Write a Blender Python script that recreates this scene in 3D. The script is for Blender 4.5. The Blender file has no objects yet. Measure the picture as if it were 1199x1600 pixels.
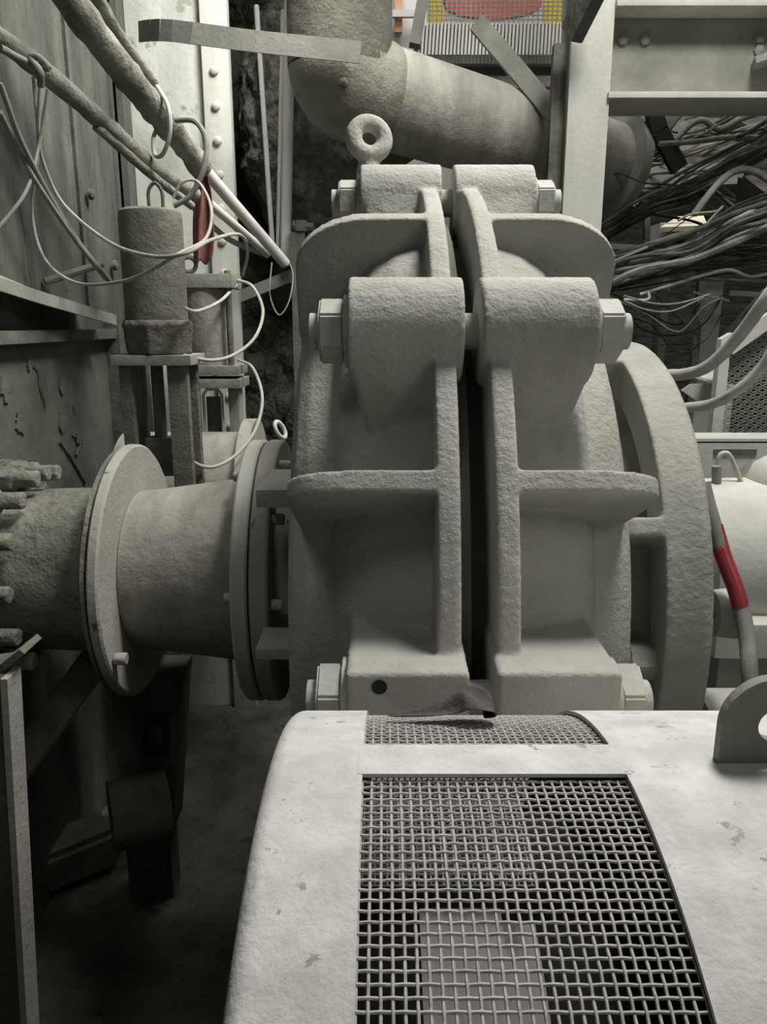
import bpy, bmesh, math, random
from mathutils import Vector, Matrix, noise
random.seed(7)
PI = math.pi
R = math.radians
C = bpy.context.scene.collection
HC = 1.80                      # camera height above the floor
PITCH = R(13.8)
FPX = 1200.0

# ------------------------------------------------------------ camera
cam_d = bpy.data.cameras.new('camera')
cam = bpy.data.objects.new('camera', cam_d)
C.objects.link(cam)
cam.location = (0, 0, HC)
cam.rotation_euler = (PI/2 - PITCH, 0, 0)
cam_d.sensor_fit = 'VERTICAL'
cam_d.sensor_height = 36.0
cam_d.lens = 36.0*FPX/1600.0
cam_d.clip_start = 0.02
cam_d.clip_end = 60
cam_d.dof.use_dof = False
bpy.context.scene.camera = cam

# ------------------------------------------------------------ light
vs = bpy.context.scene.view_settings
vs.view_transform = 'Standard'
vs.look = 'None'
vs.exposure = 0.0
vs.gamma = 1.0
world = bpy.data.worlds.new('world')
bpy.context.scene.world = world
world.use_nodes = True
world.node_tree.nodes['Background'].inputs[0].default_value = (1.0, 1.0, 0.95, 1)
world.node_tree.nodes['Background'].inputs[1].default_value = 0.03

def area(name, loc, target, size, power, col=(1, 0.985, 0.945), sy=None, spread=180):
    d = bpy.data.lights.new(name, 'AREA')
    d.energy = power
    d.color = col
    d.shape = 'RECTANGLE'
    d.size = size
    d.size_y = sy or size
    d.spread = R(spread)
    o = bpy.data.objects.new(name, d)
    C.objects.link(o)
    o.location = loc
    o.rotation_euler = (Vector(target)-Vector(loc)).to_track_quat('-Z', 'Y').to_euler()
    return o
area('hall_or_fill_light', (0.95, 1.62, 4.3), (0.5, 1.4, 1.2), 0.7, 98, sy=0.7)
area('hall_or_fill_light', (2.2, -0.6, 3.2), (0.4, 1.6, 1.1), 0.8, 11)  # added front fill from the upper right, not a lamp of the hall
area('hall_or_fill_light', (1.1, 2.9, 4.6), (0.3, 3.0, 1.5), 1.2, 38)
area('hall_or_fill_light', (-0.15, 2.7, 3.6), (-0.95, 3.1, 2.1), 0.5, 16, spread=110)
area('hall_or_fill_light', (2.6, 5.6, 4.5), (1.8, 5.0, 1.8), 1.2, 70)
area('bounce_fill', (-0.55, 0.5, 2.9), (-0.7, 1.7, 0.0), 0.3, .7, spread=70)  # added faint fill standing in for bounce light at lower left
area('hall_or_fill_light', (0.2, 4.85, 4.7), (0.4, 6.0, 3.2), 0.8, 20)  # added light to brighten the far striped frame and red panel

# ------------------------------------------------------------ materials
def mat(name, c1, c2=None, scale=6.0, rough=0.85, bump=0.3, bscale=60.0, spots=None, metal=0.0,
        streak=None, lump=0.0, bdist=0.01, rest=(0.35, 0.7)):
    m = bpy.data.materials.new(name)
    m.use_nodes = True
    nt = m.node_tree
    N, L = nt.nodes, nt.links
    b = N['Principled BSDF']
    b.inputs['Roughness'].default_value = rough
    b.inputs['Metallic'].default_value = metal
    b.inputs['Specular IOR Level'].default_value = 0.25
    tc = N.new('ShaderNodeTexCoord')
    co = tc.outputs['Object']
    if streak:
        mp = N.new('ShaderNodeMapping')
        mp.inputs['Scale'].default_value = streak
        L.new(co, mp.inputs['Vector'])
        sco = mp.outputs[0]
    else:
        sco = co
    n = N.new('ShaderNodeTexNoise')
    n.inputs['Scale'].default_value = scale
    n.inputs['Detail'].default_value = 8
    n.inputs['Roughness'].default_value = 0.65
    L.new(sco, n.inputs['Vector'])
    r = N.new('ShaderNodeValToRGB')
    r.color_ramp.elements[0].position = rest[0]
    r.color_ramp.elements[1].position = rest[1]
    r.color_ramp.elements[0].color = (*(c2 or c1), 1)
    r.color_ramp.elements[1].color = (*c1, 1)
    L.new(n.outputs['Fac'], r.inputs[0])
    out = r.outputs[0]
    if spots:
        sc, thr, col = spots
        n2 = N.new('ShaderNodeTexNoise')
        n2.inputs['Scale'].default_value = sc
        n2.inputs['Detail'].default_value = 5
        n2.inputs['Roughness'].default_value = 0.7
        L.new(co, n2.inputs['Vector'])
        r2 = N.new('ShaderNodeValToRGB')
        r2.color_ramp.elements[0].position = thr
        r2.color_ramp.elements[1].position = thr+0.04
        L.new(n2.outputs['Fac'], r2.inputs[0])
        mx = N.new('ShaderNodeMixRGB')
        mx.inputs[2].default_value = (*col, 1)
        L.new(r2.outputs[0], mx.inputs[0])
        L.new(out, mx.inputs[1])
        out = mx.outputs[0]
    L.new(out, b.inputs['Base Color'])
    if bump:
        n3 = N.new('ShaderNodeTexNoise')
        n3.inputs['Scale'].default_value = bscale
        n3.inputs['Detail'].default_value = 6
        n3.inputs['Roughness'].default_value = 0.6
        L.new(co, n3.inputs['Vector'])
        bp = N.new('ShaderNodeBump')
        bp.inputs['Strength'].default_value = bump
        bp.inputs['Distance'].default_value = bdist
        L.new(n3.outputs['Fac'], bp.inputs['Height'])
        last = bp
        if lump:
            n4 = N.new('ShaderNodeTexNoise')
            n4.inputs['Scale'].default_value = bscale/5
            n4.inputs['Detail'].default_value = 4
            L.new(co, n4.inputs['Vector'])
            b2 = N.new('ShaderNodeBump')
            b2.inputs['Strength'].default_value = lump
            b2.inputs['Distance'].default_value = bdist*3
            L.new(n4.outputs['Fac'], b2.inputs['Height'])
            L.new(bp.outputs[0], b2.inputs['Normal'])
            last = b2
        L.new(last.outputs[0], b.inputs['Normal'])
    return m

M = {}
M['cast'] = mat('dusty_cast_iron', (.52, .515, .47), (.34, .338, .30), 3.2, .9, .6, 130, spots=(38, .72, (.2, .2, .17)), lump=.25, bdist=.006)
M['cast_gloss'] = mat('dusty_cast_frame', (.42, .415, .37), (.30, .30, .265), 6, .85, .5, 100, lump=.2, bdist=.006)
M['nut'] = mat('dusty_nut', (.52, .515, .47), (.40, .40, .36), 12, .85, .25, 90)
M['guard'] = mat('white_dusty_guard', (.70, .695, .66), (.50, .497, .465), 22, .8, .3, 160, spots=(48, .62, (.34, .335, .29)), bdist=.004)
M['wire'] = mat('dusty_wire', (.50, .48, .46), (.36, .35, .33), 30, .8, .2, 200)
M['wirefine'] = mat('fine_wire', (.55, .53, .5), (.42, .40, .38), 30, .5, 0)
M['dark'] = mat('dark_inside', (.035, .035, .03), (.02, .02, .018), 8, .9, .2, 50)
M['belt'] = mat('inner_plate', (.45, .44, .42), (.36, .35, .33), 12, .8, .1, 50)
M['pipe'] = mat('dusty_pipe', (.37, .36, .315), (.22, .215, .185), 4, .9, .25, 120, streak=(3, 1, 1), spots=(20, .69, (.12, .12, .10)), lump=.2)
M['pipe_crust'] = mat('crusted_pipe', (.31, .31, .262), (.12, .12, .098), 7, .95, .8, 60, lump=.6, bdist=.01)
M['canister'] = mat('crusted_canister', (.21, .208, .172), (.12, .118, .098), 9, .95, .6, 110, lump=.3, bdist=.008)
M['disc'] = mat('dusty_disc', (.44, .43, .38), (.33, .32, .28), 5, .9, .3, 70, spots=(22, .635, (.12, .12, .10)))
M['wall_green'] = mat('stained_wall_plate', (.13, .135, .112), (.05, .053, .044), 3.5, .85, .35, 40, streak=(1, 2.2, .5), spots=(14, .64, (.05, .05, .042)), lump=.3)
M['panel'] = mat('pale_panel', (.60, .61, .555), (.42, .43, .385), 3, .8, .3, 30, streak=(3, 1, .6), spots=(7, .60, (.30, .30, .26)))
M['crack'] = mat('flaking_panel', (.17, .175, .15), (.09, .095, .078), 4, .9, .4, 30, spots=(10, .66, (.05, .05, .042)), lump=.4)
M['steel'] = mat('dusty_steel', (.34, .34, .30), (.22, .22, .19), 6, .85, .3, 60)
M['steel_l'] = mat('pale_steel', (.58, .58, .53), (.45, .45, .405), 4, .8, .2, 50, streak=(2, 2, .4))
M['steel_d'] = mat('dark_steel', (.17, .17, .145), (.08, .08, .07), 8, .85, .4, 50, lump=.3)
M['crust'] = mat('crusted_wall', (.15, .145, .115), (.045, .044, .036), 9, .95, 1.0, 35, lump=1.0, bdist=.03)
M['crust_l'] = mat('crusted_duct', (.20, .195, .16), (.10, .098, .08), 9, .95, .9, 50, lump=.6)
M['strata'] = mat('stacked_slabs', (.15, .148, .125), (.035, .034, .03), 5, .95, .8, 25, streak=(1, 1, 7), lump=.8, bdist=.02)
M['hose'] = mat('pale_hose', (.45, .45, .40), (.34, .34, .30), 20, .7, .15, 100)
M['hose_d'] = mat('grey_hose', (.26, .26, .23), (.18, .18, .16), 20, .7, .15, 100)
M['cable'] = mat('dusty_cable', (.15, .15, .128), (.035, .035, .03), 10, .9, .5, 80)
M['cable_l'] = mat('pale_cable', (.34, .34, .295), (.14, .14, .12), 10, .9, .4, 80)
M['red'] = mat('faded_red_cloth', (.28, .11, .11), (.16, .075, .075), 10, .9, .3, 60)
M['redhose'] = mat('red_hose', (.30, .045, .055), (.24, .04, .05), 10, .25, .05, 50)
M['redpaint'] = mat('red_paint', (.62, .16, .13), (.5, .13, .11), 3, .7, .1, 30)
M['orange'] = mat('orange_paint', (.7, .40, .24), (.6, .32, .2), 3, .7, .1, 30)
M['yellow'] = mat('yellow_paint', (.78, .58, .07), (.7, .5, .06), 3, .7, .1, 30)
M['cream'] = mat('cream_paint', (.62, .58, .42), (.5, .46, .34), 4, .8, .1, 30)
M['white'] = mat('white_paint', (.7, .7, .68), (.6, .6, .58), 3, .7, .1, 30)
M['duct_d'] = mat('darkened_duct', (.13, .126, .10), (.075, .073, .058), 6, .9, .5, 90, lump=.3)  # darker copy of the duct tone, offsetting the close lamp above
M['crust_v'] = mat('crusted_vessel', (.42, .41, .35), (.11, .108, .088), 16, .95, 1.0, 70, lump=1.0, bdist=.02)
M['duct'] = mat('dusty_duct', (.27, .262, .215), (.17, .166, .135), 6, .9, .5, 90, lump=.3)
M['bar'] = mat('bar_steel', (.22, .22, .19), (.15, .15, .13), 6, .9, .2, 60)  # darkened steel: puts shade into the flat bar and the casing gap
M['strata_l'] = mat('pale_slabs', (.36, .35, .30), (.12, .118, .10), 5, .95, .8, 30, streak=(1, 1, 7), lump=.8, bdist=.02)
M['floor'] = mat('muddy_floor', (.15, .146, .118), (.04, .04, .032), 3.5, .7, .8, 30, spots=(16, .62, (.035, .035, .03)), lump=.8, bdist=.02)
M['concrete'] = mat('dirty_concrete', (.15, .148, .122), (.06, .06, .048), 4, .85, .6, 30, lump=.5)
M['scrap'] = mat('dark_scrap', (.12, .105, .095), (.06, .055, .05), 14, .8, .4, 80)

# ------------------------------------------------------------ helpers
cp, sp = math.cos(PITCH), math.sin(PITCH)
def at(px, py, Y):
    """world point seen at photo position px,py at ground distance Y from the lens"""
    u, v = (px-599.5)/FPX, (800-py)/FPX
    d = Vector((u, cp+v*sp, -sp+v*cp))
    d *= Y/d.y
    return Vector((d.x, d.y, d.z+HC))

def new(): return bmesh.new()
def tagp(o, label=None, cat=None, group=None, kind=None):
    if label: o['label'] = label
    if cat: o['category'] = cat
    if group: o['group'] = group
    if kind: o['kind'] = kind
    return o
def thing(name, label, cat, loc=(0, 0, 0), group=None):
    o = bpy.data.objects.new(name, None)
    o.empty_display_size = .05
    C.objects.link(o)
    o.location = loc
    return tagp(o, label, cat, group)
def obj(name, bm, m, parent=None, label=None, smooth=True, recalc=True, **kw):
    if recalc: bmesh.ops.recalc_face_normals(bm, faces=bm.faces)
    me = bpy.data.meshes.new(name)
    bm.to_mesh(me); bm.free()
    me.materials.append(M[m] if isinstance(m, str) else m)
    if smooth:
        for p in me.polygons: p.use_smooth = True
        try: me.set_sharp_from_angle(angle=R(38))
        except Exception: pass
    o = bpy.data.objects.new(name, me)
    C.objects.link(o)
    if parent:
        o.parent = parent
        base = Vector((0, 0, 0)); q = parent
        while q: base += q.location; q = q.parent
        o.location = -base
    else:                       # put the origin at the base of a free-standing mesh
        xs = [v.co for v in me.vertices]
        lo = Vector([min(c[i] for c in xs) for i in range(3)]); hi = Vector([max(c[i] for c in xs) for i in range(3)])
        b = Vector(((lo.x+hi.x)/2, (lo.y+hi.y)/2, lo.z))
        me.transform(Matrix.Translation(-b))
        o.location = b
    if label: o['label'] = label
    for k, v in kw.items(): o[k] = v
    return o
def struct(name, bm, m, **k):
    return obj(name, bm, m, kind='structure', **k)

def box(bm, lo, hi, bev=0, mtx=None):
    lo, hi = Vector(lo), Vector(hi)
    t = bmesh.ops.create_cube(bm, size=1)
    vs_ = t['verts']
    c, s = (lo+hi)/2, hi-lo
    for v in vs_:
        v.co = Vector((v.co.x*s.x, v.co.y*s.y, v.co.z*s.z))+c
        if mtx: v.co = mtx @ v.co
    if bev:
        es = list({e for v in vs_ for e in v.link_edges})
        bmesh.ops.bevel(bm, geom=es, offset=bev, segments=2, affect='EDGES', profile=.7)
def frame_to(a, b):
    d = (Vector(b)-Vector(a)).normalized()
    up = Vector((0, 0, 1)) if abs(d.z) < .95 else Vector((0, 1, 0))
    x = d.cross(up).normalized(); y = x.cross(d).normalized()
    return d, x, y
def bar(bm, a, b, w, h, bev=0.0, up=None):
    """rectangular bar from a to b; w sideways, h along up"""
    a, b = Vector(a), Vector(b)
    d, x, y = frame_to(a, b)
    if up is not None:
        y = (Vector(up)-d*Vector(up).dot(d)).normalized(); x = d.cross(y)
    vs_ = []
    for p in (a, b):
        for sx, sy in ((-1, -1), (1, -1), (1, 1), (-1, 1)):
            vs_.append(bm.verts.new(p+x*sx*w/2+y*sy*h/2))
    for f in ((0, 1, 2, 3), (7, 6, 5, 4), (0, 4, 5, 1), (1, 5, 6, 2), (2, 6, 7, 3), (3, 7, 4, 0)):
        bm.faces.new([vs_[i] for i in f])
    if bev:
        es = list({e for v in vs_ for e in v.link_edges})
        bmesh.ops.bevel(bm, geom=es, offset=bev, segments=2, affect='EDGES')
def cyl(bm, a, b, r0, r1=None, seg=32, rot=0.0):
    a, b = Vector(a), Vector(b)
    r1 = r0 if r1 is None else r1
    d, x, y = frame_to(a, b)
    rings = []
    for p, r in ((a, r0), (b, r1)):
        rings.append([bm.verts.new(p+(x*math.cos(t)+y*math.sin(t))*r) for t in [rot+2*PI*i/seg for i in range(seg)]])
    for i in range(seg):
        j = (i+1) % seg
        bm.faces.new((rings[0][i], rings[0][j], rings[1][j], rings[1][i]))
    bm.faces.new(rings[0][::-1]); bm.faces.new(rings[1])
def lathe(bm, prof, origin, axis=(1, 0, 0), seg=72, closed=False):
    """prof: list of (along, radius)"""
    o = Vector(origin); d = Vector(axis).normalized()
    up = Vector((0, 0, 1)) if abs(d.z) < .95 else Vector((0, 1, 0))
    x = d.cross(up).normalized(); y = x.cross(d)
    rings = []
    for l, r in prof:
        if r < 1e-6: rings.append([bm.verts.new(o+d*l)])
        else: rings.append([bm.verts.new(o+d*l+(x*math.cos(2*PI*i/seg)+y*math.sin(2*PI*i/seg))*r) for i in range(seg)])
    n = len(rings)
    for k in range(n if closed else n-1):
        A, B = rings[k], rings[(k+1) % n]
        for i in range(seg):
            j = (i+1) % seg
            if len(A) == 1 and len(B) == 1: break
            if len(A) == 1: bm.faces.new((A[0], B[j], B[i]))
            elif len(B) == 1: bm.faces.new((A[i], A[j], B[0]))
            else: bm.faces.new((A[i], A[j], B[j], B[i]))
    if not closed:
        if len(rings[0]) > 1: bm.faces.new(rings[0][::-1])
        if len(rings[-1]) > 1: bm.faces.new(rings[-1])
def spline(pts, n=10):
    pts = [Vector(p) for p in pts]
    if len(pts) < 3: return pts
    P = [pts[0]*2-pts[1]]+pts+[pts[-1]*2-pts[-2]]
    out = []
    for i in range(1, len(P)-2):
        for k in range(n):
            t = k/n
            a, b, c, d = P[i-1], P[i], P[i+1], P[i+2]
            out.append(.5*((2*b)+(c-a)*t+(2*a-5*b+4*c-d)*t*t+(3*b-a-3*c+d)*t**3))
    out.append(pts[-1])
    return out
def tube(bm, pts, r, seg=8, n=10, smooth=True, jitter=0.0):
    path = spline(pts, n) if smooth else [Vector(p) for p in pts]
    m = len(path)
    t0 = (path[1]-path[0]).normalized()
    up = Vector((0, 0, 1)) if abs(t0.z) < .9 else Vector((0, 1, 0))
    x = t0.cross(up).normalized()
    rings = []
    for i, p in enumerate(path):
        t = (path[min(i+1, m-1)]-path[max(i-1, 0)])
        if t.length < 1e-9: t = t0
        t.normalize()
        x = (x-t*x.dot(t)).normalized()
        y = t.cross(x)
        rr = r[i*(len(r)-1)//max(1, m-1)] if isinstance(r, (list, tuple)) else r
        if jitter: rr *= 1+jitter*noise.noise(p*38)
        rings.append([bm.verts.new(p+(x*math.cos(2*PI*k/seg)+y*math.sin(2*PI*k/seg))*rr) for k in range(seg)])
    for i in range(m-1):
        for k in range(seg):
            j = (k+1) % seg
            bm.faces.new((rings[i][k], rings[i][j], rings[i+1][j], rings[i+1][k]))
    bm.faces.new(rings[0][::-1]); bm.faces.new(rings[-1])
def prism(bm, poly, off):
    """extrude polygon (3d points) by vector off"""
    off = Vector(off)
    A = [bm.verts.new(Vector(p)) for p in poly]
    B = [bm.verts.new(Vector(p)+off) for p in poly]
    bm.faces.new(A[::-1]); bm.faces.new(B)
    n = len(A)
    for i in range(n):
        j = (i+1) % n
        bm.faces.new((A[i], A[j], B[j], B[i]))
def hull(bm, pts):
    vs_ = [bm.verts.new(Vector(p)) for p in pts]
    r = bmesh.ops.convex_hull(bm, input=vs_)
    junk = [g for g in r['geom_interior'] if isinstance(g, bmesh.types.BMVert)]
    bmesh.ops.delete(bm, geom=junk, context='VERTS')
def torus(bm, c, nrm, R0, r0, seg=40, s2=14, sx=1.0):
    c = Vector(c); n = Vector(nrm).normalized()
    up = Vector((0, 0, 1)) if abs(n.z) < .95 else Vector((0, 1, 0))
    x = n.cross(up).normalized(); y = x.cross(n)
    g = []
    for i in range(seg):
        a = 2*PI*i/seg
        rd = x*math.cos(a)*sx+y*math.sin(a)
        g.append([bm.verts.new(c+rd*(R0+r0*math.cos(b))+n*r0*math.sin(b)) for b in [2*PI*k/s2 for k in range(s2)]])
    for i in range(seg):
        for k in range(s2):
            bm.faces.new((g[i][k], g[(i+1) % seg][k], g[(i+1) % seg][(k+1) % s2], g[i][(k+1) % s2]))
def cast_mod(o, vox=.006, it=5, disp=0.0, tsize=.03):
    m = o.modifiers.new('fuse', 'REMESH'); m.mode = 'VOXEL'; m.voxel_size = vox; m.use_smooth_shade = True
    if it:
        s = o.modifiers.new('soften', 'SMOOTH'); s.factor = .5; s.iterations = it
    if disp:
        t = bpy.data.textures.new('grain', 'CLOUDS'); t.noise_scale = tsize; t.noise_depth = 3
        d = o.modifiers.new('grain', 'DISPLACE'); d.texture = t; d.strength = disp; d.mid_level = .5
    return o
def crumple(bm, amt, sc):
    for v in bm.verts:
        v.co += Vector(noise.noise_vector(v.co*sc))*amt

# ------------------------------------------------------------ room shell
b = new(); box(b, (-3, -2, -.1), (5, 9, 0)); struct('floor', b, 'floor')
b = new(); box(b, (-3, 9, 0), (5, 9.1, 5)); struct('wall_back', b, 'strata')
b = new(); box(b, (5, -2, 0), (5.1, 9.1, 5)); struct('wall_right', b, 'steel_d')
b = new(); box(b, (-3, -2, 5), (5.1, 9.1, 5.1)); struct('ceiling', b, 'steel_d')
b = new(); box(b, (-3.1, -2, 0), (-3, 9.1, 5)); struct('wall_left', b, 'steel_d')

# ------------------------------------------------------------ slurry pump
AX = Vector((0, 2.0, HC-.65))    # shaft axis runs along X through this point
XS = .143                        # split plane of the casing
def pol(x, r, deg):
    a = R(deg)
    return Vector((x, AX.y-r*math.cos(a), AX.z+r*math.sin(a)))
pump = thing('slurry_pump', 'large dust-coated split-casing slurry pump with ribbed round casing in the middle of the view', 'pump', (XS, 2.0, 0))

def casing_half(s):
    b = new()
    X = lambda d: XS+s*d
    prof = [(.05, .30), (.05, .908), (.064, .908), (.12, .893), (.165, .868), (.20, .832),
            (.222, .795), (.236, .745), (.285, .725), (.310, .70), (.322, .665), (.335, .50), (.345, .36), (.345, .27), (.1, .27)]
    lathe(b, [(s*.026, .30), (s*.026, .953), (s*.030, .957), (s*.060, .957), (s*.063, .953), (s*.063, .30)], (XS, AX.y, AX.z), (1, 0, 0), 200, closed=True)
    nv = len(b.verts)
    lathe(b, [(s*d, r) for d, r in prof], (XS, AX.y, AX.z), (1, 0, 0), 200, closed=True)
    b.verts.ensure_lookup_table()
    for v in b.verts[nv:]:           # the volute is fuller at the top than at the front
        dy, dz = v.co.y-AX.y, v.co.z-AX.z
        r = math.hypot(dy, dz)
        if r > .6:
            an = math.degrees(math.atan2(dz, -dy))
            f = min(1, max(0, (58-an)/26.0)) if an > -90 else 0
            k = 1-(.058*f)*(r-.6)/.3
            v.co.y = AX.y+dy*k; v.co.z = AX.z+dz*k
    # radial ribs
    for deg in (63, 26, -14, -58, 102, 140, 180, 220):
        rc = .10 if deg == 63 else .075
        dmax = .318 if deg == 63 else .298
        out = [(.03, .60), (.03, .955)]
        for k in range(19):
            a = PI/2*k/18
            out.append((dmax-rc*1.5+rc*1.5*math.sin(a), .955-rc+rc*math.cos(a)))
        out += [(dmax+.002, .80), (dmax+.003, .73), (dmax-.002, .66), (.25, .60)]
        t = R(deg); nrm = Vector((0, math.sin(t), math.cos(t)))*.034
        prism(b, [pol(X(d), r, deg)-nrm/2 for d, r in out], nrm)
    # round bolt bosses, each with a gusset running down to the shell
    def boss(deg, rc, rad, d0, d1, gdeg):
        def ring(x, r, dg, rr):
            c = pol(x, r, dg)
            return [c+Vector((0, math.cos(q), math.sin(q)))*rr for q in [2*PI*i/28 for i in range(28)]]
        hull(b, ring(X(d0), rc, deg, rad)+ring(X(d1), rc, deg, rad))
        hull(b, ring(X(d0+.012), rc, deg, rad*.98)+ring(X(d1-.006), rc, deg, rad*.98)
             + ring(X(.05), rc-.10, gdeg, .035)+ring(X(d1-.035), rc-.115, gdeg, .03))
    boss(43.5, .925, .088, .014, .200, 36)
    boss(83, .925, .082, .014, .195, 76)
    boss(125, .925, .082, .014, .195, 118)
    boss(-45, .925, .085, .014, .200, -38)
    # square lug blocks low on the casing
    box(b, (min(X(.020), X(.197)), 1.0, AX.z-.04), (max(X(.020), X(.197)), 1.30, HC-.480))
    o = obj('casing_half', b, 'cast', pump)
    cast_mod(o, .0046, 4, .0016, .010)
    return o
left_h = casing_half(-1)
right_h = casing_half(1)
left_h['label'] = 'left casing half'
right_h['label'] = 'right casing half'
# liner between the halves
b = new(); lathe(b, [(-.027, .3), (-.027, .875), (-.004, .885), (.004, .835), (.027, .83), (.027, .3)], (XS, AX.y, AX.z), (1, 0, 0), 120, closed=True)
obj('casing_liner', b, 'bar', pump)
# studs and nuts
def hexnut(b, c, x0, x1, r, rot=0.0):
    a = (x0, c.y, c.z); e = (x1, c.y, c.z)
    n0 = len(b.verts)
    cyl(b, a, e, r, seg=6, rot=rot)
def stud(c, dl, dr, r=.055, ext=.05):
    b = new(); cyl(b, (XS-dl-ext-.016, c.y, c.z), (XS+dr+ext+.016, c.y, c.z), .030, seg=24)
    obj('stud', b, 'nut', pump)
    for s, d in ((-1, dl), (1, dr)):
        b = new(); x = XS+s*d
        cyl(b, (x, c.y, c.z), (x+s*.008, c.y, c.z), r*1.08, seg=36)
        obj('washer', b, 'nut', pump)
        b = new(); cyl(b, (x+s*.008, c.y, c.z), (x+s*ext, c.y, c.z), r, seg=6, rot=R(30))
        es = [e for e in b.edges]
        bmesh.ops.bevel(b, geom=es, offset=.004, segments=2, affect='EDGES')
        obj('nut', b, 'nut', pump)
stud(pol(0, .925, 43.5), .200, .202)
stud(pol(0, .925, 83), .195, .195, .052)
stud(Vector((0, 1.075, HC-.56)), .197, .199, .06, .046)
# lifting eye on the top boss
b = new()
ec = at(577, 217, 2.02)
torus(b, ec, (.25, -1, .25), .038, .021)
cyl(b, ec-Vector((0, 0, .035)), ec-Vector((0, 0, .085)), .022, .034, 20)
o = obj('lifting_eye', b, 'cast', pump, label='ring-shaped lifting eye')
cast_mod(o, .004, 4, .002, .01)

# frame plate behind the right half: outer rim, dished web, radial webs
b = new()
lathe(b, [(.555, .50), (.555, .595), (.635, .605), (.650, .59), (.650, .49)], (0, AX.y, AX.z), (1, 0, 0), 120, closed=True)
lathe(b, [(.46, .20), (.46, .43), (.49, .44), (.60, .44), (.64, .43), (.64, .20)], (0, AX.y, AX.z), (1, 0, 0), 96, closed=True)
for deg in (74, 26, -14, -70, 130, 180, 230):
    t = R(deg); nrm = Vector((0, math.sin(t), math.cos(t)))*.04
    prism(b, [pol(x, r, deg)-nrm/2 for x, r in ((.45, .35), (.45, .53), (.47, .575), (.50, .592), (.60, .598), (.60, .35))], nrm)
o = obj('frame_plate', b, 'cast_gloss', pump)
cast_mod(o, .0055, 4, .002, .012)
b = new()
c = pol(.55, .53, -3)
cyl(b, (.50, c.y, c.z), (.57, c.y, c.z), .042, seg=6)
bmesh.ops.bevel(b, geom=list(b.edges), offset=.004, segments=2, affect='EDGES')
obj('clamp_nut', b, 'cast_gloss', pump)
b = new(); cyl(b, at(593, 1071, 1.004), at(593, 1071, 1.004)+Vector((0, -.006, 0)), .011, seg=20); obj('bore_shade', b, 'dark', pump)  # dark disc on the face, painting the shade of a hole
# casing feet and pedestal down to the floor
b = new()
box(b, (-.15, 1.65, 0.0), (.62, 2.35, .30), .01)
box(b, (-.12, 1.75, .28), (.40, 2.25, .42), .01)
obj('foot', b, 'cast', pump)

# ------------------------------------------------------------ bearing housing at the right
bh = thing('bearing_housing', 'pale round bearing housing with a thin bent pipe at the right edge', 'bearing housing', (1.0, 2.0, 0))
b = new()
lathe(b, [(.672, .05), (.672, .16), (.80, .17), (.82, .225), (1.02, .23), (1.03, .285), (1.09, .29), (1.10, .235), (1.6, .235), (1.6, .05)], (0, AX.y, AX.z+.02), (1, 0, 0), 80, closed=True)
o = obj('housing', b, 'steel_l', bh); 
b = new(); lathe(b, [(-.05, .075), (.03, .075), (.07, .06), (.09, .03), (.095, 0)], at(1212, 765, 2.0), (0, 0, 1), 40); obj('breather_boss', b, 'steel_l', bh)
b = new(); box(b, (.80, 1.72, AX.z-.14), (1.7, 1.92, AX.z-.05), .012); obj('flange_ledge', b, 'steel_l', bh)
b = new(); box(b, (.85, 1.80, 0), (1.65, 2.2, AX.z-.12), .012); obj('pedestal', b, 'cast_gloss', bh)
b = new(); tube(b, [at(1121, 765, 1.98), at(1121, 745, 1.98), at(1124, 715, 1.98), at(1133, 708, 1.98), at(1143, 716, 1.98), at(1162, 762, 1.98)], .0065, 10)
obj('grease_pipe', b, 'steel_l', bh)
b = new(); tube(b, [at(1120, 762, 1.97), at(1120, 728, 1.97)], .012, 12, smooth=False); obj('grease_fitting', b, 'steel', bh)
b = new(); lathe(b, [(0, .02), (0, .05), (.05, .055), (.05, .02)], at(1112, 958, 1.56), (1, 0, 0), 32, closed=True); obj('gland_nut', b, 'cast', bh)
b = new(); cyl(b, (.72, 1.60, AX.z-.30), (1.6, 1.60, AX.z-.30), .13, seg=48); obj('drain_sump', b, 'cast_gloss', bh)

# flat deck plate behind the housing with its slot
b = new()
p0, p1 = at(1075, 690, 2.6), at(1300, 690, 2.6)
box(b, (p0.x, 2.6, p0.z-.16), (p1.x+.3, 2.63, p0.z))
box(b, (p0.x, 2.6, p0.z-.005), (p1.x+.3, 2.75, p0.z+.01))
o = thing('motor_base_plate', 'pale plate behind the bearing housing with a long narrow slot', 'plate', (p0.x+.2, 2.62, 0))
obj('plate', b, 'steel_l', o)
b = new(); s0, s1 = at(1116, 702, 2.597), at(1182, 710, 2.597); box(b, (s0.x, 2.594, s1.z), (s1.x, 2.6, s0.z)); obj('slot', b, 'steel_d', o)  # dark sheet on the plate paints the shade of the slot
b = new(); box(b, (p0.x+.02, 2.62, 0), (p0.x+.10, 2.70, p0.z-.02)); obj('leg', b, 'steel_d', o)
b = new(); box(b, (p1.x+.1, 2.62, 0), (p1.x+.18, 2.70, p0.z-.02)); obj('leg', b, 'steel_d', o)

# red hose
b = new(); tube(b, [at(1098, 755, 1.60), at(1108, 795, 1.58), at(1131, 870, 1.54), at(1156, 940, 1.50), at(1168, 1000, 1.46), at(1172, 1060, 1.42), at(1180, 1200, 1.38), at(1180, 1500, 1.36)], .0165, 16)
hz = thing('water_hose', 'red and grey glossy hose curving down past the right edge of the pump', 'hose', at(1180, 1500, 1.36))
obj('hose_body', b, 'hose_d', hz)
b = new(); tube(b, [at(1117, 822, 1.568), at(1131, 870, 1.54), at(1150, 920, 1.51), at(1158, 950, 1.494)], .0172, 16); obj('red_cover', b, 'redhose', hz, label='glossy red section')

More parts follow.
